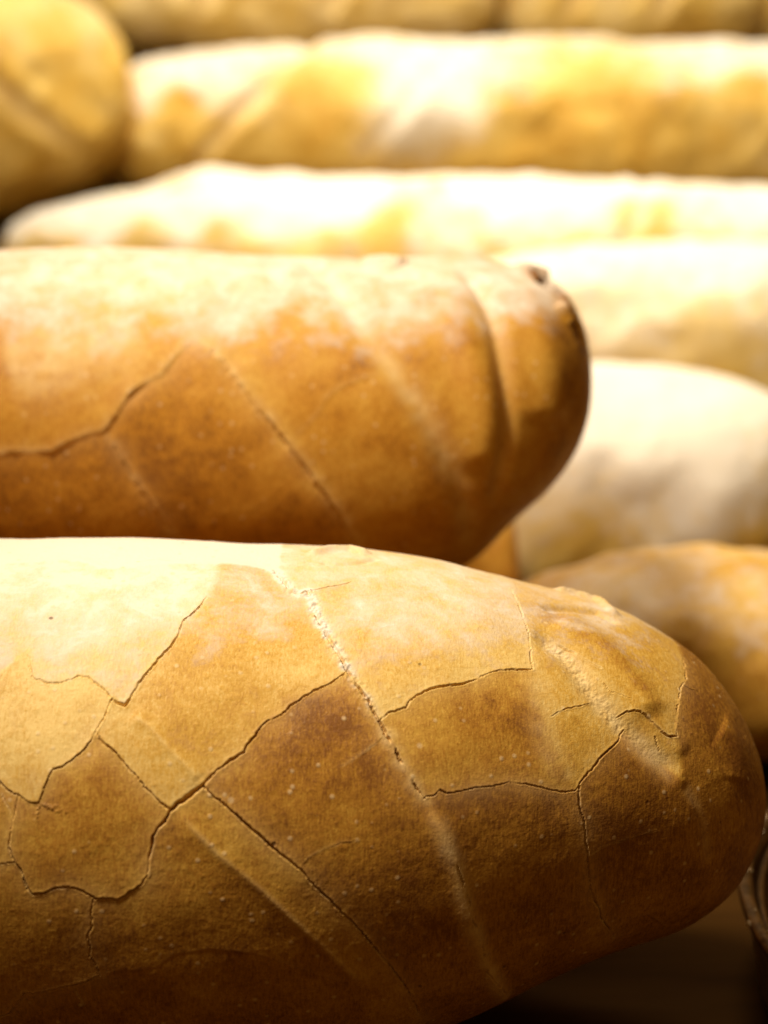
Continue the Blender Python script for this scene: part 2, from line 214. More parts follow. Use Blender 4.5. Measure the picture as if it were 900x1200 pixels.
LINES_BACK = [
    ([(-0.1372, 0.041), (-0.1196, 0.0456), (-0.082, 0.0586), (-0.0426, 0.0581), (-0.0258, 0.0917), (-0.0075, 0.1216), (0.0147, 0.1429), (0.039, 0.1598), (0.0518, 0.1857), (0.0711, 0.2646), (0.0871, 0.3412), (0.103, 0.3864), (0.1269, 0.4242), (0.151, 0.4674), (0.1666, 0.5312), (0.1823, 0.5975), (0.2014, 0.6515), (0.226, 0.654)], {'w': (1.5, 1.5), 'dep': 0.03, 'step': 0.16, 'lam': 0.6, 'pale': (0.7, 0), 'pw': 0.16, 'plate': 1, 'ext0': 'left'}),
    ([(0.081, 0.7731), (0.1389, 0.7377), (0.1891, 0.6988), (0.226, 0.654)], {'step': 0.03, 'lam': 0.3}),
    ([(0.226, 0.654), (0.2484, 0.6036), (0.2742, 0.5142), (0.2999, 0.4164), (0.3346, 0.2835), (0.3691, 0.181), (0.3951, 0.09), (0.4213, 0.0035), (0.448, -0.0613), (0.4748, -0.1442), (0.5023, -0.2412), (0.5264, -0.3648), (0.5454, -0.4844)], {'w': (2.0, 8), 'dep': 0.13, 'step': 0.12, 'lam': 0.4, 'pale': (0.9, 0.3), 'pw': 0.18, 'plate': 1, 'ext1': 'down'}),
    ([(0.039, 0.1598), (0.0624, 0.0782), (0.0857, -0.0143), (0.1087, -0.1011), (0.1317, -0.1867), (0.1545, -0.2844), (0.165, -0.3389)], {'w': (3, 3), 'dep': 0.07, 'step': 0.06, 'lam': 0.35, 'pale': (0.7, 0), 'pw': 0.14, 'plate': 1, 'ext1': 'down'}),
    ([(0.226, 0.654), (0.2464, 0.7506), (0.2699, 0.864), (0.2806, 0.9251), (0.3081, 1.1513), (0.3362, 1.4871)], {'step': -0.03, 'lam': 0.3}),
    ([(-0.1207, 0.5068), (-0.0221, 0.602), (0.096, 0.8209)], {'bw': 1.0, 'paleb': 0.8}),
    ([(-0.138, 1.1024), (0.0217, 1.0884), (0.2385, 1.1291), (0.3789, 1.1613)], {'bw': 0.9, 'paleb': 0.6}),
    ([(0.4128, 0.1257), (0.4395, 0.1802), (0.4669, 0.2492), (0.4849, 0.3435), (0.5126, 0.3914), (0.5891, 0.4584)], {'step': 0.03, 'lam': 0.25, 'pale': (0.3, 0), 'pw': 0.1, 'plate': 1}),
    ([(0.3973, 1.6839), (0.4604, 1.2662), (0.5105, 1.0347), (0.5692, 0.7318), (0.6289, 0.5013), (0.6908, 0.2838), (0.7453, 0.0507), (0.7921, -0.1463), (0.8256, -0.3935), (0.8513, -0.9294)], {'band': -0.16, 'bw': 0.3, 'paleb': 0.7, 'plate': 1, 'ext0': 'up', 'ext1': 'down'}),
    ([(0.8005, 1.36), (0.8591, 1.104), (0.8997, 0.8186), (0.9215, 0.5472), (0.9342, 0.302), (0.9406, 0.0172), (0.9289, -0.2141), (0.9057, -0.5212)], {'band': -0.22, 'bw': 0.22, 'paleb': 0.4, 'plate': 1, 'ext0': 'up', 'ext1': 'down'}),
    ([(0.6716, 1.1435), (0.7595, 0.9628), (0.8162, 0.6881), (0.8517, 0.3929), (0.8722, 0.0668), (0.8588, -0.1908)], {'band': 0.22, 'bw': 0.5}),
    ([(0.9741, 1.2213), (1.0456, 0.8353), (1.0926, 0.37), (1.0948, -0.0814)], {'band': 0.16, 'bw': 0.6}),
    ([(0.5352, 1.7155), (0.5876, 1.5115)], {'band': -0.25, 'bw': 0.2, 'tb': 0.25}),
    ([(0.5579, 1.3824), (0.6086, 1.4406), (0.6619, 1.3552)], {'band': 0.2, 'bw': 0.28}),
    ([(1.1798, 0.6169), (1.2161, 0.1011), (1.1404, -0.3691)], {'bw': 0.6, 'tb': 0.25}),
    ([(0.6714, 1.0543), (0.759, 0.8898), (0.8158, 0.6272)], {'bw': 0.4, 'tb': 0.12}),
    ([(0.5125, 0.4655), (0.5599, 0.5137)], {'bw': 0.3, 'tb': 0.15}),
    ([(0.3835, 0.7932), (0.4542, 0.9937)], {'bw': 0.4, 'tb': 0.1}),
    ([(1.0147, 1.4984), (1.0853, 1.6944), (1.1482, 1.6813)], {'band': 0.2, 'bw': 0.3, 'rough': (0.06, 0.35), 'tb': 0.1}),
    ([(1.091, 1.4662), (1.1532, 1.3987), (1.2175, 1.3586)], {'band': -0.35, 'bw': 0.24, 'rough': (0.14, 0.3), 'tb': 1.0}),
    ([(1.1709, 1.0867), (1.2121, 1.0245), (1.2539, 0.9523)], {'band': 0.16, 'bw': 0.26, 'rough': (0.06, 0.3)}),
    ([(1.2502, 1.1258), (1.2946, 0.9792), (1.3238, 0.7608)], {'band': -0.3, 'bw': 0.23, 'rough': (0.14, 0.3), 'tb': 1.0}),
    ([(0.2081, -0.0042), (0.3344, 0.1135), (0.4128, 0.1576)], {'step': 0.015, 'lam': 0.2}),
    ([(0.4108, -0.2622), (0.4657, -0.1439)], {'step': 0.015, 'lam': 0.2}),
]
SEEDS_BACK = [
    ((-0.0463, 0.553), 0.26, 0.18),
    ((-0.0477, -0.1177), 0.78, 0),
    ((0.2495, 0.0088), 0.74, 0),
    ((0.0832, -0.1614), 0.76, 0),
    ((0.3848, 0.6764), 0.42, 0.12),
    ((0.6088, -0.078), 0.62, 0),
    ((0.8025, 0.1999), 0.62, 0),
    ((1.1316, 0.2135), 0.66, 0),
]

# ================================================================ materials
def nodes_of(name):
    m = bpy.data.materials.new(name); m.use_nodes = True
    nt = m.node_tree; b = nt.nodes['Principled BSDF']
    return m, nt, b

def crust_material(name, pale, tan, brown, dark, flour_glare_col, mott=1.0, rough=0.52, spec=0.35):
    m, nt, bs = nodes_of(name)
    N, Lk = nt.nodes, nt.links
    def mk(t, **k):
        n = N.new(t)
        for a_, v in k.items(): setattr(n, a_, v)
        return n
    def math_(op, a_, b_=None, clamp=False):
        n = mk('ShaderNodeMath', operation=op, use_clamp=clamp)
        for i, v in enumerate((a_, b_)):
            if v is None: continue
            if isinstance(v, (int, float)): n.inputs[i].default_value = v
            else: Lk.new(v, n.inputs[i])
        return n.outputs[0]
    tc = mk('ShaderNodeTexCoord').outputs['Object']
    at = mk('ShaderNodeAttribute', attribute_name='crust')
    sep = mk('ShaderNodeSeparateColor'); Lk.new(at.outputs['Color'], sep.inputs[0])
    toast, flour, palea = sep.outputs[0], sep.outputs[1], sep.outputs[2]
    def noise(sc, det=3, rgh=0.55, vec=tc, dist=0.0):
        n = mk('ShaderNodeTexNoise'); n.inputs['Scale'].default_value = sc
        n.inputs['Detail'].default_value = det; n.inputs['Roughness'].default_value = rgh
        n.inputs['Distortion'].default_value = dist
        Lk.new(vec, n.inputs['Vector']); return n.outputs['Fac']
    big, med, fin, grn = noise(45, 3), noise(160, 4, .6, dist=.4), noise(900, 3, .65), noise(3200, 2)
    # baked streaks run down the sides of a loaf
    mp = mk('ShaderNodeMapping'); mp.inputs['Scale'].default_value = (1.0, .35, .22); Lk.new(tc, mp.inputs[0])
    strk = noise(2600, 2, .5, mp.outputs[0])
    v = math_('ADD', toast, math_('MULTIPLY', math_('SUBTRACT', big, .5), .55 * mott))
    v = math_('ADD', v, math_('MULTIPLY', math_('SUBTRACT', med, .5), .50 * mott))
    v = math_('ADD', v, math_('MULTIPLY', math_('SUBTRACT', fin, .5), .48))
    v = math_('ADD', v, math_('MULTIPLY', math_('SUBTRACT', grn, .5), .42))
    v = math_('ADD', v, math_('MULTIPLY', math_('SUBTRACT', strk, .5), .55))
    v = math_('SUBTRACT', v, math_('MULTIPLY', palea, .2))
    rp = mk('ShaderNodeValToRGB'); Lk.new(v, rp.inputs[0])
    e = rp.color_ramp.elements
    e[0].position = 0.0; e[0].color = (*pale, 1)
    e[1].position = 1.0; e[1].color = (*dark, 1)
    x = e.new(.38); x.color = (*tan, 1)
    x = e.new(.72); x.color = (*brown, 1)
    pm = mk('ShaderNodeMix', data_type='RGBA'); Lk.new(rp.outputs[0], pm.inputs[6]); pm.inputs[7].default_value = (.84, .62, .30, 1)
    Lk.new(math_('MULTIPLY', palea, .62, clamp=True), pm.inputs[0])
    # patchy white: flour, and the glare painted on upper sides
    f = math_('ADD', flour, math_('MULTIPLY', math_('SUBTRACT', med, .5), 1.3))
    f = math_('ADD', f, math_('MULTIPLY', math_('SUBTRACT', fin, .5), .5))
    f = math_('MULTIPLY', math_('SUBTRACT', f, .18), 1.5, clamp=True)
    f = math_('MULTIPLY', f, math_('MINIMUM', math_('MULTIPLY', flour, 4.0), 1.0))
    f = math_('MULTIPLY', f, .88)
    mx = mk('ShaderNodeMix', data_type='RGBA'); Lk.new(f, mx.inputs[0]); Lk.new(pm.outputs[2], mx.inputs[6])
    mx.inputs[7].default_value = (*flour_glare_col, 1)
    # pale grains of flour and small dark pores stuck in the skin
    def dots(sc, lo, hi, keep):
        vo = mk('ShaderNodeTexVoronoi'); vo.inputs['Scale'].default_value = sc; Lk.new(tc, vo.inputs['Vector'])
        mr = mk('ShaderNodeMapRange'); Lk.new(vo.outputs['Distance'], mr.inputs[0])
        mr.inputs[1].default_value = lo; mr.inputs[2].default_value = hi; mr.inputs[3].default_value = 1; mr.inputs[4].default_value = 0
        sp_ = mk('ShaderNodeSeparateColor'); Lk.new(vo.outputs['Color'], sp_.inputs[0])
        return math_('MULTIPLY', mr.outputs[0], math_('GREATER_THAN', sp_.outputs[0], keep))
    wd = dots(420, .10, .24, .72); wd2 = dots(150, .05, .11, .86); dd = dots(190, .04, .10, .84)
    m2 = mk('ShaderNodeMix', data_type='RGBA'); Lk.new(math_('MULTIPLY', math_('MAXIMUM', wd, wd2), .5), m2.inputs[0])
    Lk.new(mx.outputs[2], m2.inputs[6]); m2.inputs[7].default_value = (.84, .62, .32, 1)
    m3 = mk('ShaderNodeMix', data_type='RGBA'); Lk.new(math_('MULTIPLY', dd, .7), m3.inputs[0])
    Lk.new(m2.outputs[2], m3.inputs[6]); m3.inputs[7].default_value = (.12, .05, .015, 1)
    Lk.new(m3.outputs[2], bs.inputs['Base Color'])
    r = math_('ADD', rough - .12, math_('MULTIPLY', fin, .24)); r = math_('ADD', r, math_('MULTIPLY', f, .25))
    Lk.new(r, bs.inputs['Roughness'])
    bs.inputs['Specular IOR Level'].default_value = spec
    hgt = math_('ADD', math_('MULTIPLY', fin, .55), math_('MULTIPLY', grn, .22))
    hgt = math_('ADD', hgt, math_('MULTIPLY', strk, .25))
    hgt = math_('SUBTRACT', hgt, math_('MULTIPLY', dd, .8)); hgt = math_('ADD', hgt, math_('MULTIPLY', wd, .25))
    bp = mk('ShaderNodeBump'); bp.inputs['Strength'].default_value = .7; bp.inputs['Distance'].default_value = .0003
    Lk.new(hgt, bp.inputs['Height']); Lk.new(bp.outputs[0], bs.inputs['Normal'])
    return m

FLOUR_GLARE = (.87, .77, .61)  # also whitens brightly lit tops, so their glare sits in the colour
M_FRONT = crust_material('front_crust', (.84, .575, .18), (.65, .36, .052), (.44, .195, .021), (.235, .086, .011), FLOUR_GLARE, mott=1.15, spec=.2)
M_BACK = crust_material('middle_crust', (.84, .57, .19), (.70, .38, .056), (.55, .24, .022), (.28, .105, .012), FLOUR_GLARE, mott=1.2, spec=.22)
M_REAR = crust_material('rear_crust', (.84, .64, .28), (.74, .50, .12), (.62, .35, .045), (.36, .165, .02), (.90, .83, .70), mott=1.6, spec=.2)

def simple_material(name, c1, c2, scale, rough, metal=0.0, bump=.2, stretch=(1, 1, 1), spec=.5):
    m, nt, bs = nodes_of(name)
    tc = nt.nodes.new('ShaderNodeTexCoord'); mp = nt.nodes.new('ShaderNodeMapping')
    mp.inputs['Scale'].default_value = stretch; nt.links.new(tc.outputs['Object'], mp.inputs[0])
    n = nt.nodes.new('ShaderNodeTexNoise'); n.inputs['Scale'].default_value = scale; n.inputs['Detail'].default_value = 6
    nt.links.new(mp.outputs[0], n.inputs['Vector'])
    rp = nt.nodes.new('ShaderNodeValToRGB'); rp.color_ramp.elements[0].position = .3; rp.color_ramp.elements[1].position = .7
    rp.color_ramp.elements[0].color = (*c1, 1); rp.color_ramp.elements[1].color = (*c2, 1)
    nt.links.new(n.outputs['Fac'], rp.inputs[0]); nt.links.new(rp.outputs[0], bs.inputs['Base Color'])
    bs.inputs['Specular IOR Level'].default_value = spec
    bs.inputs['Roughness'].default_value = rough; bs.inputs['Metallic'].default_value = metal
    bp = nt.nodes.new('ShaderNodeBump'); bp.inputs['Strength'].default_value = bump; bp.inputs['Distance'].default_value = .001
    nt.links.new(n.outputs['Fac'], bp.inputs['Height']); nt.links.new(bp.outputs[0], bs.inputs['Normal'])
    return m
M_WOOD = simple_material('counter_wood', (.03, .012, .002), (.06, .025, .004), 60, .8, stretch=(.15, 1, 1), spec=.02)
M_TIN = simple_material('dark_tin', (.06, .03, .012), (.24, .125, .045), 220, .3, metal=.75, bump=.5)
M_CRUMB = simple_material('crumb', (.60, .42, .20), (.78, .62, .38), 900, .8)

# ================================================================ mesh helpers
def link(o, parent=None, label=None, cat=None, group=None, kind=None):
    COL.objects.link(o)
    if parent is not None: o.parent = parent
    if label: o['label'] = label
    if cat: o['category'] = cat
    if group: o['group'] = group
    if kind: o['kind'] = kind
    return o

def mesh_from_arrays(name, V, quads, tris, mat, normals=None, crust=None):
    """V in cm"""
    me = bpy.data.meshes.new(name)
    nq, ntr = len(quads), len(tris)
    me.vertices.add(len(V)); me.vertices.foreach_set('co', (V * CM).astype(np.float32).ravel())
    me.loops.add(nq * 4 + ntr * 3)
    idx = np.concatenate([quads.ravel(), tris.ravel()]).astype(np.int32) if ntr else quads.ravel().astype(np.int32)
    me.loops.foreach_set('vertex_index', idx)
    me.polygons.add(nq + ntr)
    starts = np.concatenate([np.arange(nq) * 4, nq * 4 + np.arange(ntr) * 3]).astype(np.int32)
    me.polygons.foreach_set('loop_start', starts)
    me.polygons.foreach_set('use_smooth', np.ones(nq + ntr, dtype=bool))
    me.update(calc_edges=True)
    if crust is not None:
        at = me.attributes.new('crust', 'FLOAT_COLOR', 'POINT')
        c4 = np.ones((len(V), 4), np.float32); c4[:, :3] = crust
        at.data.foreach_set('color', c4.ravel())
    if normals is not None:
        me.normals_split_custom_set_from_vertices(normals.tolist())
    me.materials.append(mat)
    return me

def grid_normals(P):
    dT = np.gradient(P, axis=0)
    Pw = np.concatenate([P[:, -1:], P, P[:, :1]], 1)
    dP = (Pw[:, 2:] - Pw[:, :-2])
    n = np.cross(dT, dP)
    return n / np.maximum(np.linalg.norm(n, axis=-1, keepdims=True), 1e-12)

def uniform_t(sp, pitch, fine_from=None, coarse=.4):
    t = np.linspace(-math.pi / 2 + .012, math.pi / 2 - .006, 4000)
    R = loaf_base(sp, t, np.zeros_like(t) + math.radians(60))
    ds = np.linalg.norm(np.diff(R, axis=0), axis=1)
    den = np.full(len(ds), 1 / pitch)
    if fine_from is not None: den[R[:-1, 0] < fine_from] = 1 / coarse
    s = np.concatenate([[0], np.cumsum(ds * den)])
    n = int(s[-1]) + 2
    return np.interp(np.linspace(0, s[-1], n), s, t)

def phi_rows(r, pitch, lo=-70, hi=125, coarse=.35):
    n1 = int(math.radians(hi - lo) * r / pitch); n2 = int(math.radians(360 - hi + lo) * r / coarse)
    return np.radians(np.concatenate([np.linspace(lo, hi, n1, endpoint=False), np.linspace(hi, lo + 360, n2, endpoint=False)]))

def jag(pts, rng, seg, amp):
    """subdivide a 3-D polyline and make it ragged"""
    out = [pts[0]]
    for a_, b_ in zip(pts[:-1], pts[1:]):
        L = np.linalg.norm(b_ - a_); n = max(1, int(round(L / seg)))
        for k in range(1, n + 1):
            p = a_ + (b_ - a_) * k / n
            if k < n or True: p = p + rng.normal(0, amp, 3)
            out.append(p)
    return np.array(out)

STEP = .6
def apply_lines(sp, lines, t, phi, P, N, H, PALE, DARK, FLB, pxcm, rng, ragged, barrier):
    nt_, nph = len(t), len(phi)
    philo = phi[0]
    def idx_t(v): return np.interp(v, t, np.arange(nt_))
    def idx_p(v):
        v = (v - philo) % (2 * math.pi) + philo
        return np.interp(v, phi, np.arange(nph))
    for q, d in lines:
        q = np.array(q)
        core3 = loaf_base(sp, q[:, 0], q[:, 1])
        smooth_ = ('band' in d) or ('fold' in d) or ('w' not in d)
        L3 = jag(core3, rng, .045 if not smooth_ else .12, 0 if smooth_ else ragged)
        tt = np.concatenate([[0], np.cumsum(np.linalg.norm(np.diff(core3, axis=0), axis=1))])
        LL = np.concatenate([[0], np.cumsum(np.linalg.norm(np.diff(L3, axis=0), axis=1))]); LL = LL / LL[-1]
        lt = np.interp(LL, tt / tt[-1], q[:, 0]); lp = np.interp(LL, tt / tt[-1], q[:, 1])
        reach = max(4 * d.get('lam', 0), 2.6 * d.get('bw', 0), 3 * d.get('pw', 0), .12, .8 if d.get('w') and d.get('plate') else 0)
        DM = np.full((nt_, nph), 1e3, np.float32); SG = np.zeros((nt_, nph), np.float32); AL = np.zeros((nt_, nph), np.float32)
        ii0, ii1, jj0, jj1 = nt_, 0, nph, 0
        R = np.linalg.norm(P[:, :, 1:] - P[:, :, 1:].mean(1, keepdims=True), axis=-1).mean(1)
        for k in range(len(L3) - 1):
            ta, tb = sorted((lt[k], lt[k + 1])); pa, pb = sorted((lp[k], lp[k + 1]))
            ia = int(max(0, idx_t(ta) - 1)); ib = int(min(nt_ - 1, idx_t(tb) + 1))
            # widen by the reach in columns / rows
            while ia > 0 and np.linalg.norm(P[ia, nph // 4] - P[int(idx_t(ta)), nph // 4]) < reach: ia -= 2
            while ib < nt_ - 1 and np.linalg.norm(P[ib, nph // 4] - P[int(idx_t(tb)), nph // 4]) < reach: ib += 2
            ia = max(ia, 0); ib = min(ib, nt_ - 1)
            da = reach / max(R[min(max(int(idx_t(tb)), 0), nt_ - 1)], .3)
            ja = int(max(0, idx_p(pa - da) - 1)) if pa - da > philo else 0
            jb = int(min(nph - 1, idx_p(pb + da) + 1))
            if ja >= jb: continue
            sl = (slice(ia, ib + 1), slice(ja, jb + 1))
            A_, B_ = L3[k], L3[k + 1]; dv = B_ - A_; l2 = max(float(dv @ dv), 1e-9)
            W = P[sl] - A_
            s = np.clip((W @ dv) / l2, 0, 1)
            off = W - s[..., None] * dv
            dist = np.linalg.norm(off, axis=-1)
            better = dist < DM[sl]
            side = np.sign((np.cross(N[sl], dv) * off).sum(-1))
            DM[sl] = np.where(better, dist, DM[sl]); SG[sl] = np.where(better, side, SG[sl])
            AL[sl] = np.where(better, LL[k] + s * (LL[k + 1] - LL[k]), AL[sl])
            ii0, ii1, jj0, jj1 = min(ii0, ia), max(ii1, ib), min(jj0, ja), max(jj1, jb)
        if ii1 > ii0:
            sl = (slice(ii0, ii1 + 1), slice(jj0, jj1 + 1))
            D, S, A1, PP = DM[sl], SG[sl], AL[sl], P[sl]
            near = D < reach
            endf = smoothstep(0, .12, A1) * smoothstep(1, .88, A1) if d.get('soft', 1) else 1
            if d.get('step'):
                lam = d['lam']
                H[sl] += near * STEP * d['step'] * .5 * np.tanh(S * D / .016) * np.exp(-D / lam) * endf * (.75 + .75 * vnoise(PP, 1.7, 41))
            if 'fold' in d: H[sl] += near * d['fold'] * np.exp(-np.sqrt(D * D + .0006) / d['lam']) * endf
            if d.get('band'): H[sl] += near * d['band'] * np.exp(-(D / d['bw']) ** 2) * endf
            if d.get('tb'):       # darker skin: baked mottles, scorched bits, loaf ends and a dimple
                DARK[sl] += near * d['tb'] * np.exp(-(D / d['bw']) ** 2) * (.7 + .6 * vnoise(PP, 3.5, 23))
            if d.get('paleb'):
                n_ = .75 + .5 * vnoise(PP, 5, 77)
                PALE[sl] = np.maximum(PALE[sl], near * d['paleb'] * n_ * np.exp(-(D / d['bw']) ** 2) * endf)
            if d.get('w'):
                w = (d['w'][0] + (d['w'][1] - d['w'][0]) * A1) / pxcm * .28
                w = w * (1 + .4 * vnoise(PP, 7, 5) + .45 * vnoise(PP, 2.3, 6))
                g = 1.0
                if d.get('gap'):
                    g = smoothstep(d['gap'] - .5, d['gap'] - .15, vnoise(PP, 4.5, 31) * .9 + .25)
                tip = smoothstep(-.02, .06, A1) * smoothstep(1.02, .92, A1)
                H[sl] -= near * d['dep'] * (.62 + .5 * vnoise(PP, 2.9, 61)) * np.exp(-(D / np.maximum(w, .0105)) ** 4) * g * (.35 + .65 * tip)
                PALE[sl] = np.maximum(PALE[sl], near * .7 * np.exp(-((D - 1.7 * w) / .018) ** 2) * smoothstep(-.3, .5, vnoise(PP, 3.1, 47)) * (D > w))
                H[sl] += near * .006 * np.exp(-((D - 2.2 * w) / (1.5 * w + .01)) ** 2)
            if d.get('pale'):
                pl, pr = d['pale']; amp = np.where(S > 0, pl, pr)
                PALE[sl] = np.maximum(PALE[sl], near * amp * np.exp(-(D / d['pw']) ** 1.5) * (.7 + .5 * vnoise(PP, 6, 9)))  # one-sided rim: bare crumb and lit edge both put in as pale colour
            if d.get('w') and d.get('plate'):      # skin next to a split is a little paler
                PALE[sl] = np.maximum(PALE[sl], near * .26 * np.exp(-D / .22) * (1 + .5 * vnoise(PP, 2.2, 19)))
            if d.get('flb'):      # dry crumb exposed along a tear
                FLB[sl] = np.maximum(FLB[sl], near * d['flb'] * np.exp(-(D / .11) ** 2) * smoothstep(1.0, .3, A1) * (.7 + .8 * vnoise(PP, 9, 71)))
            if d.get('rough'):
                ra, rw = d['rough']; rw = rw or .1
                fade = smoothstep(1.0, .35, A1) if d.get('w') else smoothstep(1.0, .45, A1) * smoothstep(0, .15, A1)
                H[sl] += near * ra * np.exp(-(D / rw) ** 2) * fade * (fbm(PP, 9, 3, 55) + .7 * vnoise(PP, 22, 3) - .3 * (vnoise(PP, 13, 8) > .55))
        if d.get('plate'):
            path = list(zip(lt, lp))
            if d.get('ext0') == 'up': path = [(lt[0], math.radians(170))] + path
            if d.get('ext1') == 'up': path = path + [(lt[-1], math.radians(170))]
            if d.get('ext0') == 'left': path = [(-.6, lp[0])] + path
            if d.get('ext1') == 'left': path = path + [(-.6, lp[-1])]
            if d.get('ext1') == 'down': path = path + [(lt[-1], math.radians(-69.9))]
            for (ta, pa), (tb, pb) in zip(path[:-1], path[1:]):
                i0, i1, j0, j1 = idx_t(ta), idx_t(tb), idx_p(pa), idx_p(pb)
                n = int(max(abs(i1 - i0), abs(j1 - j0)) * 1.5) + 2
                I = np.round(np.linspace(i0, i1, n)).astype(int); J = np.round(np.linspace(j0, j1, n)).astype(int)
                for di, dj in ((0, 0), (1, 0), (0, 1)):
                    barrier[np.clip(I + di, 0, nt_ - 2), (J + dj) % nph] = True

def label_regions(barrier):
    """4-connected regions of the cell grid (columns, rows cyclic in phi)"""
    nc, nr = barrier.shape
    lab = np.where(barrier, -1, 0).astype(np.int32).ravel().tolist()
    cur = 0
    for start in range(nc * nr):
        if lab[start]: continue
        cur += 1; lab[start] = cur; st = [start]
        while st:
            p = st.pop(); c, r = divmod(p, nr)
            for q in (p - nr if c else -1, p + nr if c < nc - 1 else -1, p - 1 if r else p + nr - 1, p + 1 if r < nr - 1 else p - nr + 1):
                if q >= 0 and lab[q] == 0: lab[q] = cur; st.append(q)
    lab = np.array(lab, np.int32).reshape(nc, nr)
    # small scraps join their neighbours
    cnt = np.bincount(np.maximum(lab, 0).ravel()); small = cnt < max(60, nc * nr * .0012)
    lab[(lab > 0) & small[np.maximum(lab, 0)]] = -1
    for _ in range(400):
        bad = lab < 0
        if not bad.any(): break
        for sh, ax in ((1, 1), (-1, 1), (1, 0), (-1, 0)):
            r = np.roll(lab, sh, ax)
            if ax == 0:
                if sh == 1: r[0] = -1
                else: r[-1] = -1
            m = (lab < 0) & (r > 0); lab[m] = r[m]
    return lab

def box_blur(A, n):
    for ax in (0, 1):
        k = 2 * n + 1
        Pd = np.pad(A, [(n + 1, n) if i == ax else (0, 0) for i in (0, 1)], mode='edge')
        c = np.cumsum(Pd, ax)
        A = (np.take(c, range(k, c.shape[ax]), ax) - np.take(c, range(0, c.shape[ax] - k), ax)) / k
    return A

def loaf_mesh_data(sp, t, phi, seed, lump=1.0, fine=True):
    P = loaf_base(sp, t[:, None], phi[None, :])
    N = grid_normals(P)
    Q = P + seed * 31.7
    H = .13 * lump * fbm(Q, .32, 2, seed) + .035 * lump * fbm(Q, 1.3, 2, seed + 5)
    if fine: H = H + .0032 * fbm(Q, 5, 2, seed + 9) + .0009 * fbm(Q, 20, 2, seed + 13)
    if fine: H = H + .010 * np.maximum(0, vnoise(Q, 7, seed + 21) - .45) + .008 * np.maximum(0, vnoise(Q, 15, seed + 22) - .5) - .012 * np.maximum(0, vnoise(Q, 11, seed + 23) - .7)   # blisters and pits
    ends = np.cos(t)[:, None]
    return P, N, H * smoothstep(0, .25, ends)

def cells_to_faces(nt_, nph):
    I, J = np.meshgrid(np.arange(nt_ - 1), np.arange(nph), indexing='ij')
    J2 = (J + 1) % nph
    return np.stack([I * nph + J, (I + 1) * nph + J, (I + 1) * nph + J2, I * nph + J2], -1)

def cap_fans(P, nph):
    """close both tips: two extra vertices and fans"""
    nt_ = P.shape[0]; base = nt_ * nph
    tl = [(base, (j + 1) % nph, j) for j in range(nph)]
    tr = [(base + 1, (nt_ - 1) * nph + j, (nt_ - 1) * nph + (j + 1) % nph) for j in range(nph)]
    # winding: outward at each end
    tl = [(a_, c, b_) for a_, b_, c in tl]
    return np.stack([P[0].mean(0), P[-1].mean(0)]), np.array(tl), np.array(tr)

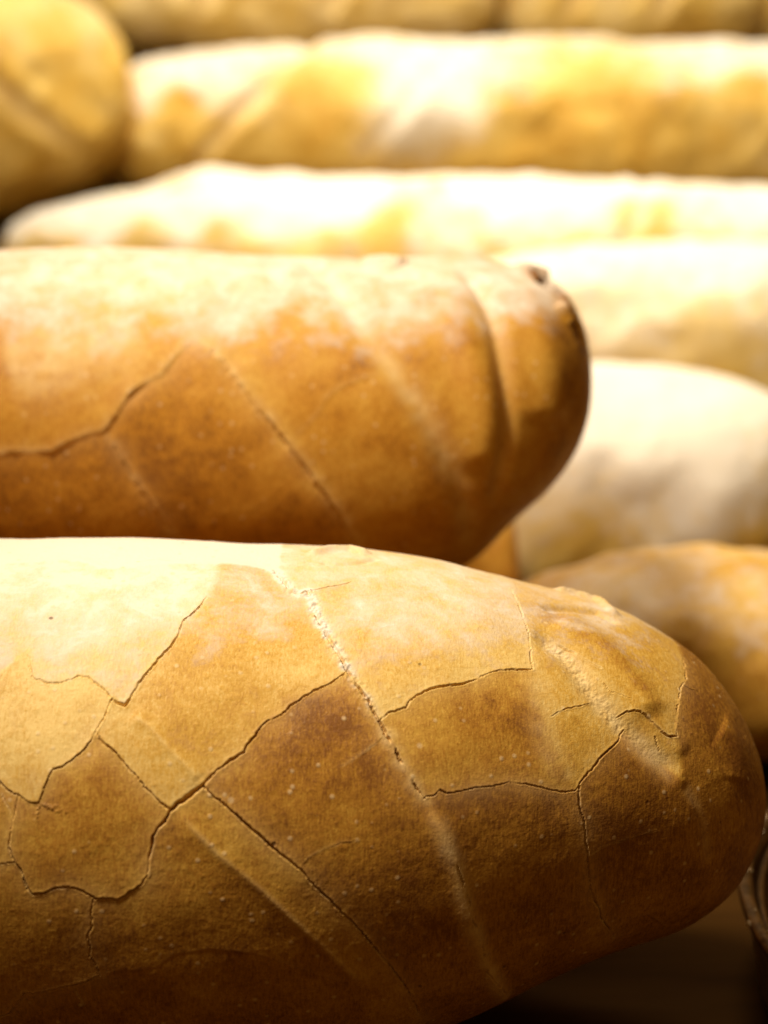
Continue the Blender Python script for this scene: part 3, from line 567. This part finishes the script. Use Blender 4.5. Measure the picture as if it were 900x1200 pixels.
def plated_loaf(name, label, sp, mat, lines, seeds, pitch, fine_from, pxcm, ragged, seed, toast0, top_flour_glare):
    rng = np.random.default_rng(seed)
    t = uniform_t(sp, pitch, fine_from); phi = phi_rows(5.3 if pitch < .04 else 4.4, pitch)
    nt_, nph = len(t), len(phi)
    P, N, H = loaf_mesh_data(sp, t, phi, seed, lump=.55)
    PALE = np.zeros((nt_, nph), np.float32); DARK = np.zeros((nt_, nph), np.float32); FLB = DARK.copy(); bar = np.zeros((nt_ - 1, nph), bool)
    i_l = int(np.searchsorted(t, -.6)) if fine_from is None else int(np.argmax(P[:, 0, 0] > fine_from + .05))
    bar[i_l, :] = True
    j_u = int(np.searchsorted(phi[:int(nph * .98)], math.radians(124))); bar[:, min(j_u, nph - 1)] = True; bar[:, 0] = True
    apply_lines(sp, lines, t, phi, P, N, H, PALE, DARK, FLB, pxcm, rng, ragged, bar)
    lab = label_regions(bar)
    n_lab = lab.max()
    TO = np.full(n_lab + 1, toast0); FL = np.zeros(n_lab + 1)
    for (q, to, fl) in seeds:
        i = int(np.clip(np.searchsorted(t, q[0]), 0, nt_ - 2)); j = int(np.clip(np.searchsorted(phi[:int(nph * .95)], q[1]), 0, nph - 1))
        TO[lab[i, j]] = to; FL[lab[i, j]] = fl
    lv = np.concatenate([lab, lab[-1:]], 0)
    toast = box_blur(TO[lv].astype(np.float32), max(1, int(.09 / pitch))); flour = box_blur(FL[lv].astype(np.float32), max(1, int(.09 / pitch)))
    flour = flour + top_flour_glare[0] * smoothstep(top_flour_glare[1], 1.0, N[..., 2] + .12 * fbm(P, .9, 3, seed + 90)) * (flour < .9)  # upward skin whitened: flour together with painted top light
    V = P + N * H[..., None]
    NV = grid_normals(V)
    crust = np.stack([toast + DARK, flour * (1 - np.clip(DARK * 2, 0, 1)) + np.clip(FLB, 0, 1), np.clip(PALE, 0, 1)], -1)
    cap, tl, tr = cap_fans(V, nph)
    Vf = np.concatenate([V.reshape(-1, 3), cap]); Nf = np.concatenate([NV.reshape(-1, 3), [[-1, 0, 0], [1, 0, 0]]])
    Cf = np.concatenate([crust.reshape(-1, 3), crust[0, :1], crust[-1, :1]])
    F = cells_to_faces(nt_, nph)
    root = bpy.data.objects.new(name, None); root.empty_display_size = .03
    zmin = V[..., 2].min()
    org = np.array([-4.0, 0, zmin])
    root.location = [(a_ + b_) * CM for a_, b_ in zip(sp['loc'], org)]
    link(root, None, label, 'bread loaf')
    ids = [k for k in range(1, n_lab + 1) if (lab == k).any()]
    l_left, l_right = lab[0, nph // 3], lab[-1, nph // 3]
    for k in ids:
        fq = F[lab == k].reshape(-1, 4)
        ft = np.zeros((0, 3), int)
        if k == l_left: ft = np.concatenate([ft, tl])
        if k == l_right: ft = np.concatenate([ft, tr])
        used = np.unique(np.concatenate([fq.ravel(), ft.ravel()]))
        rm = np.zeros(len(Vf), np.int64); rm[used] = np.arange(len(used))
        me = mesh_from_arrays('crust_plate', Vf[used] - org, rm[fq], rm[ft] if len(ft) else ft, mat, Nf[used], Cf[used])
        jm = float(np.degrees(phi[np.nonzero(lab == k)[1]]).mean())
        nm, lb = 'crust_plate', None
        if FL[k] > .9: nm, lb = 'lit_top', 'top strip of the crust, flour and bright light painted white'  # overexposed top facet, its brightness put into the colour
        elif jm > 160: nm, lb = 'bottom_crust', 'shaded underside and back of the loaf'
        elif k == l_left: nm = 'loaf_end'
        link(bpy.data.objects.new(nm, me), root, lb)
    return root, V

def plain_loaf(name, label, sp, mat, seed, yaw=0, tilt=0, slashes=(), toast=.45, flour=0.0, spots=(), bumps=(), lump=1.0, pitch=.14, group=None):
    """a single-mesh loaf; slashes = (x, slope, width, depth); spots = (x, phi, r, toast, flour); bumps = (x, phi, r, h)"""
    t = uniform_t(sp, pitch); phi = phi_rows(4.2, pitch, -60, 150, .3)
    P, N, H = loaf_mesh_data(sp, t, phi, seed, lump, fine=False)
    H = H + lump * (.34 * fbm(P + seed * 7.1, .36, 2, seed + 70) + .13 * fbm(P + seed, 1.1, 2, seed + 71)) * smoothstep(0, .3, np.cos(t))[:, None]
    PALE = np.zeros(H.shape, np.float32)
    TO = toast + .26 * fbm(P + seed, .5, 3, seed + 40)
    up = N[..., 2]
    FLO_GLARE = flour * smoothstep(.1, .95, up + .75 * fbm(P + seed, .55, 3, seed + 60))     # upper side whitened: flour plus blown-out light, put into the colour
    for (x, slope, w, dep) in slashes:
        d = (P[..., 0] - x - slope * P[..., 2] + .15 * vnoise(P + seed, 1.1, 3)) / math.hypot(1, slope)
        f = np.exp(-(d / w) ** 2) * smoothstep(-.3, .3, N[..., 2] + .2)
        H = H - dep * f; H = H + dep * .6 * np.exp(-((np.abs(d) - 1.6 * w) / w) ** 2) * smoothstep(-.3, .3, N[..., 2] + .2)
        PALE = np.maximum(PALE, .8 * f)
    def blob(x, ph, r):
        c = loaf_base(sp, np.array([np.interp(x, P[:, 0, 0], t)]), np.array([math.radians(ph)]))[0]
        return np.exp(-(np.linalg.norm(P - c, axis=-1) / r) ** 2)
    for (x, ph, r, to, fl) in spots:
        f = blob(x, ph, r); TO = TO + (to - TO) * f; FLO_GLARE = FLO_GLARE + (fl - FLO_GLARE) * f
    for (x, ph, r, h) in bumps: H = H + h * blob(x, ph, r)
    V = P + N * H[..., None]
    nt_, nph = len(t), len(phi)
    cap, tl, tr = cap_fans(V, nph)
    crust = np.stack([TO, np.clip(FLO_GLARE, 0, 1), PALE], -1).reshape(-1, 3)
    zmin = V[..., 2].min()
    Vf = np.concatenate([V.reshape(-1, 3), cap]) - np.array([0, 0, zmin])
    Cf = np.concatenate([crust, crust[:1], crust[-1:]])
    me = mesh_from_arrays(name, Vf, cells_to_faces(nt_, nph).reshape(-1, 4), np.concatenate([tl, tr]), mat, None, Cf)
    o = link(bpy.data.objects.new(name, me), None, label, 'bread loaf', group)
    o.location = [sp['loc'][0] * CM, sp['loc'][1] * CM, sp['loc'][2] * CM]      # loc = centre of the underside
    o.rotation_euler = (0, math.radians(tilt), math.radians(yaw))
    return o

def oval(L, h, w, end=.62, **k):
    """spec of a plain loaf of length L, height h, depth w, centred"""
    d = dict(x0=0, xl=-L / 2, xr=L / 2, end=end, py=.92, pt=.92, pb=.7,
             st=[(-L / 2 * .95, 0, h * .5 * .312 ** end, h * .5 * .312 ** end, w / 2 * .312 ** end, 0), (0, 0, h / 2, h / 2, w / 2, 0), (L / 2 * .95, 0, h * .5 * .312 ** end, h * .5 * .312 ** end, w / 2 * .312 ** end, 0)])
    d.update(k); return d

# ================================================================ setting: stepped wooden counter
def prism_yz(name, prof, x0, x1, mat, **k):
    n = len(prof)
    V = np.array([(x0, y, z) for y, z in prof] + [(x1, y, z) for y, z in prof], float)
    quads = np.array([(i, (i + 1) % n, n + (i + 1) % n, n + i) for i in range(n)])
    me = bpy.data.meshes.new(name)
    faces = [tuple(q) for q in quads] + [tuple(range(n))[::-1], tuple(range(n, 2 * n))]
    me.from_pydata((V * CM).tolist(), [], faces); me.materials.append(mat)
    import bmesh
    bm = bmesh.new(); bm.from_mesh(me); bmesh.ops.recalc_face_normals(bm, faces=bm.faces)
    bmesh.ops.bevel(bm, geom=[e for e in bm.edges if e.calc_length() > .2], offset=.002, segments=2, affect='EDGES')
    bm.to_mesh(me); bm.free()
    return link(bpy.data.objects.new(name, me), **k)
prism_yz('counter', [(18, 0), (79, 0), (79, 3.2), (104.5, 3.2), (104.5, 9.2), (122, 9.2), (122, 16.3), (150, 16.3), (150, -3), (18, -3)], -48, 52, M_WOOD, kind='structure')

# ================================================================ the loaves
def REAR():
    # loaf that carries the second loaf
    plain_loaf('bread_loaf', 'shadowed loaf wedged beneath the golden loaf, almost wholly hidden', oval(22, 6.3, 8.0, end=.5, loc=(-8.0, 54.0, 0)), M_BACK, 21, toast=.62, lump=.6)
    plain_loaf('bread_loaf', 'shaded ochre loaf end between the underside of the golden loaf and the low tan loaf', oval(18, 7.4, 7.6, end=.42, loc=(-4.9, 64.6, 0)), M_BACK, 31, toast=.5, flour=.1, lump=.6)
    plain_loaf('bread_loaf', 'low tan loaf at right behind the front loaf, a round shadow on its top', oval(17.5, 5.7, 8.0, end=.5, loc=(12.2, 58.9, 0)), M_FRONT, 22, yaw=-3, toast=.5, flour=.3, lump=.7,
               spots=[(-6, 60, 2.2, .3, .4)])
    plain_loaf('bread_loaf', 'flour-white lumpy loaf at right with squared shoulder, beside the blunt end of the golden loaf', oval(17.0, 8.5, 10.0, end=.3, pt=.72, loc=(5.6, 73.6, 0)), M_REAR, 23, yaw=0, toast=.3, flour=1.0, lump=.6,
               bumps=[(2.9, 18, 1.2, .3), (4.8, 2, 1.4, .35), (0.9, 26, 1.2, .2), (6.6, -14, 1.4, .4)], spots=[(2, 45, 6, .15, 1.0), (4.6, 14, 2.6, .2, 1.0), (6.6, -14, 1.5, .75, 0), (1.2, -14, 2.2, .5, 0)])  # white patches enlarged in place of strong light on this loaf
    plain_loaf('bread_loaf', 'yellowish loaf at right edge, wedged above the flour-white lumpy loaf', oval(26, 7.9, 8.6, loc=(13.0, 85.6, 3.2)), M_REAR, 24, yaw=-4, toast=.26, flour=.9, spots=[(-4, 20, 3, .22, .6), (4, 20, 3, .3, .5)])
    plain_loaf('bread_loaf', 'long floury pale loaf across the picture, directly behind the golden loaf', oval(42, 9.6, 9.6, end=.5, loc=(3.5, 98.5, 3.2)), M_REAR, 25, yaw=-2, toast=.35, flour=.95,
               bumps=[(-11.5, 88, 1.6, .5), (-8, 80, 1.5, .2)], slashes=[(6, .5, .4, .12), (15, .5, .4, .12)])
    plain_loaf('bread_loaf', 'long ochre-sided loaf with pale slashed top and one floury patch, in the back row', oval(42, 9.2, 10.0, end=.36, pt=.8, loc=(6.6, 114.0, 9.2)), M_REAR, 26, yaw=-3, toast=.56, flour=.75,
               slashes=[(-14.5, .9, .45, .25), (-6.5, .9, .4, .15), (14, .9, .45, .2)], spots=[(-5.2, 10, 2.3, .2, 1.0), (-2.4, 14, 1.5, .2, 1.0), (4, 20, 4, .62, 0), (-10, 25, 2.5, .6, 0)], bumps=[(-5.0, 10, 2.0, .4)])
    plain_loaf('bread_loaf', 'brown loaf with pale diagonal slashes in the upper left corner', oval(24, 12.5, 11.5, end=.55, loc=(-24.6, 109.2, 9.2)), M_REAR, 27, yaw=18, toast=.5, flour=.3,
               slashes=[(-1, -1.6, .5, .3), (5.4, -1.3, .5, .3)], bumps=[(4, 30, 2.5, .5), (8, 10, 2, -.4)])
    plain_loaf('bread_loaf', 'blurred ochre loaf along the top edge, left of the bright gap', oval(24, 9, 9.5, end=.4, loc=(-5.4, 127.6, 16.3)), M_REAR, 28, toast=.2, flour=1.0, slashes=[(-4, .5, .5, .3), (3, .5, .5, .3)])
    plain_loaf('bread_loaf', 'blurred loaf along the top edge, shaded brown underneath, right of the bright gap', oval(15, 9, 9.5, end=.45, loc=(14.4, 128.0, 16.3)), M_REAR, 29, yaw=-6, toast=.25, flour=1.0, spots=[(3, -30, 2, .7, 0)], slashes=[(-3, .5, .5, .3), (2, .5, .5, .3)])  # low patch paints the underside shading as browner crust
    plain_loaf('bread_loaf', 'pale blurred loaf end cut off by the upper right corner', oval(14, 8.0, 9, end=.45, loc=(27.6, 128.5, 16.3)), M_REAR, 30, yaw=-6, toast=.4, flour=.7)

front, V_front = plated_loaf('bread_loaf', 'sharp tan loaf nearest the camera, its crust split by dark cracks and a crumbly slash', FRONT, M_FRONT, LINES_FRONT, SEEDS_FRONT, PITCH_FRONT, -8.35, 57.7, .006, 3, .5, (.38, .74))
back, V_back = plated_loaf('bread_loaf', 'golden brown loaf with blunt dark right end, lying just behind the cracked front loaf', BACK, M_BACK, LINES_BACK, SEEDS_BACK, .06, None, 46.0, .006, 11, .45, (.68, .36))

REAR()

# ================================================================ dark oval tin at the right edge
def oval_sweep(prof, cx, cy, ax, ay, n=160):
    """prof = (inset, z) points; swept round an oval"""
    V = []; F = []
    for k in range(n):
        a_ = 2 * math.pi * k / n
        for (r, z) in prof: V.append((cx + (ax - r) * math.cos(a_), cy + (ay - r) * math.sin(a_), z))
    m = len(prof)
    for k in range(n):
        for i in range(m - 1):
            F.append((k * m + i, ((k + 1) % n) * m + i, ((k + 1) % n) * m + i + 1, k * m + i + 1))
    return np.array(V), np.array(F)
TIN = (15.72, 42.4, 8.0, 10.0)
tin = bpy.data.objects.new('baking_tin', None); tin.empty_display_size = .03
tin.location = (TIN[0] * CM, TIN[1] * CM, 0)
link(tin, None, 'dark metal oval tin with crumb-specked rim at the lower right edge', 'baking tin')
wall = [(.9, .12), (.7, .0), (.55, .12)] + [(.5 - .42 * z / 2.3, z) for z in (.4, 1.0, 1.6, 2.1)] + [(.05, 2.34), (.14, 2.34), (.3, 1.9), (.55, .8), (.75, .3), (1.0, .22), (3, .2), (6, .2), (7.9, .2)]
V, F = oval_sweep(wall, 0, 0, TIN[2], TIN[3])
link(bpy.data.objects.new('tin_body', mesh_from_arrays('tin_body', V, F, np.zeros((0, 3), int), M_TIN)), tin)
ring = [(.08 + .17 * math.cos(q), 2.42 + .14 * math.sin(q)) for q in np.linspace(0, 2 * math.pi, 15)]
V, F = oval_sweep(ring, 0, 0, TIN[2], TIN[3])
link(bpy.data.objects.new('rolled_rim', mesh_from_arrays('rolled_rim', V, F, np.zeros((0, 3), int), M_TIN)), tin)
ring = [(.42 + .09 * math.cos(q), 2.1 + .07 * math.sin(q)) for q in np.linspace(0, 2 * math.pi, 9)]
V, F = oval_sweep(ring, 0, 0, TIN[2], TIN[3])
link(bpy.data.objects.new('inner_bead', mesh_from_arrays('inner_bead', V, F, np.zeros((0, 3), int), M_TIN)), tin)

# loose crumbs: on the tin's rim, and on the counter in front of it
import bmesh
def crumb_mesh(r, seed):
    bm = bmesh.new(); bmesh.ops.create_icosphere(bm, subdivisions=2, radius=r * CM)
    rg = random.Random(seed); sx, sy, sz = rg.uniform(.7, 1.4), rg.uniform(.6, 1.1), rg.uniform(.5, .8)
    for v in bm.verts:
        k = 1 + .35 * rg.uniform(-1, 1); v.co.x *= sx * k; v.co.y *= sy * k; v.co.z *= sz * k
    me = bpy.data.meshes.new('bread_crumb'); bm.to_mesh(me); bm.free(); me.materials.append(M_CRUMB)
    return me
rg = random.Random(5)
for k in range(26):
    a_ = math.radians(180 + rg.uniform(-40, 34)); off = rg.uniform(-.02, .2)
    r = rg.choice([.022, .028, .036, .05])
    o = link(bpy.data.objects.new('bread_crumb', crumb_mesh(r, k)), None, 'tiny pale crumb stuck on the dark tin rim', 'crumb', 'crumbs on the tin rim')
    o.location = ((TIN[0] + (TIN[2] - off) * math.cos(a_)) * CM, (TIN[1] + (TIN[3] - off) * math.sin(a_)) * CM, (2.42 + .14 * math.sqrt(max(0, 1 - ((off - .08) / .17) ** 2)) + r * .3) * CM)
o = link(bpy.data.objects.new('bread_crumb', crumb_mesh(.1, 91)), None, 'largest pale crumb, on the outer edge of the dark tin rim', 'crumb')
o.location = ((TIN[0] - TIN[2] - .07) * CM, (TIN[1] - .5) * CM, 2.47 * CM)
o = link(bpy.data.objects.new('bread_crumb', crumb_mesh(.3, 92)), None, 'brown crust crumb on the counter in the lower right corner', 'crumb')
o.location = (7.35 * CM, 37.2 * CM, .14 * CM)
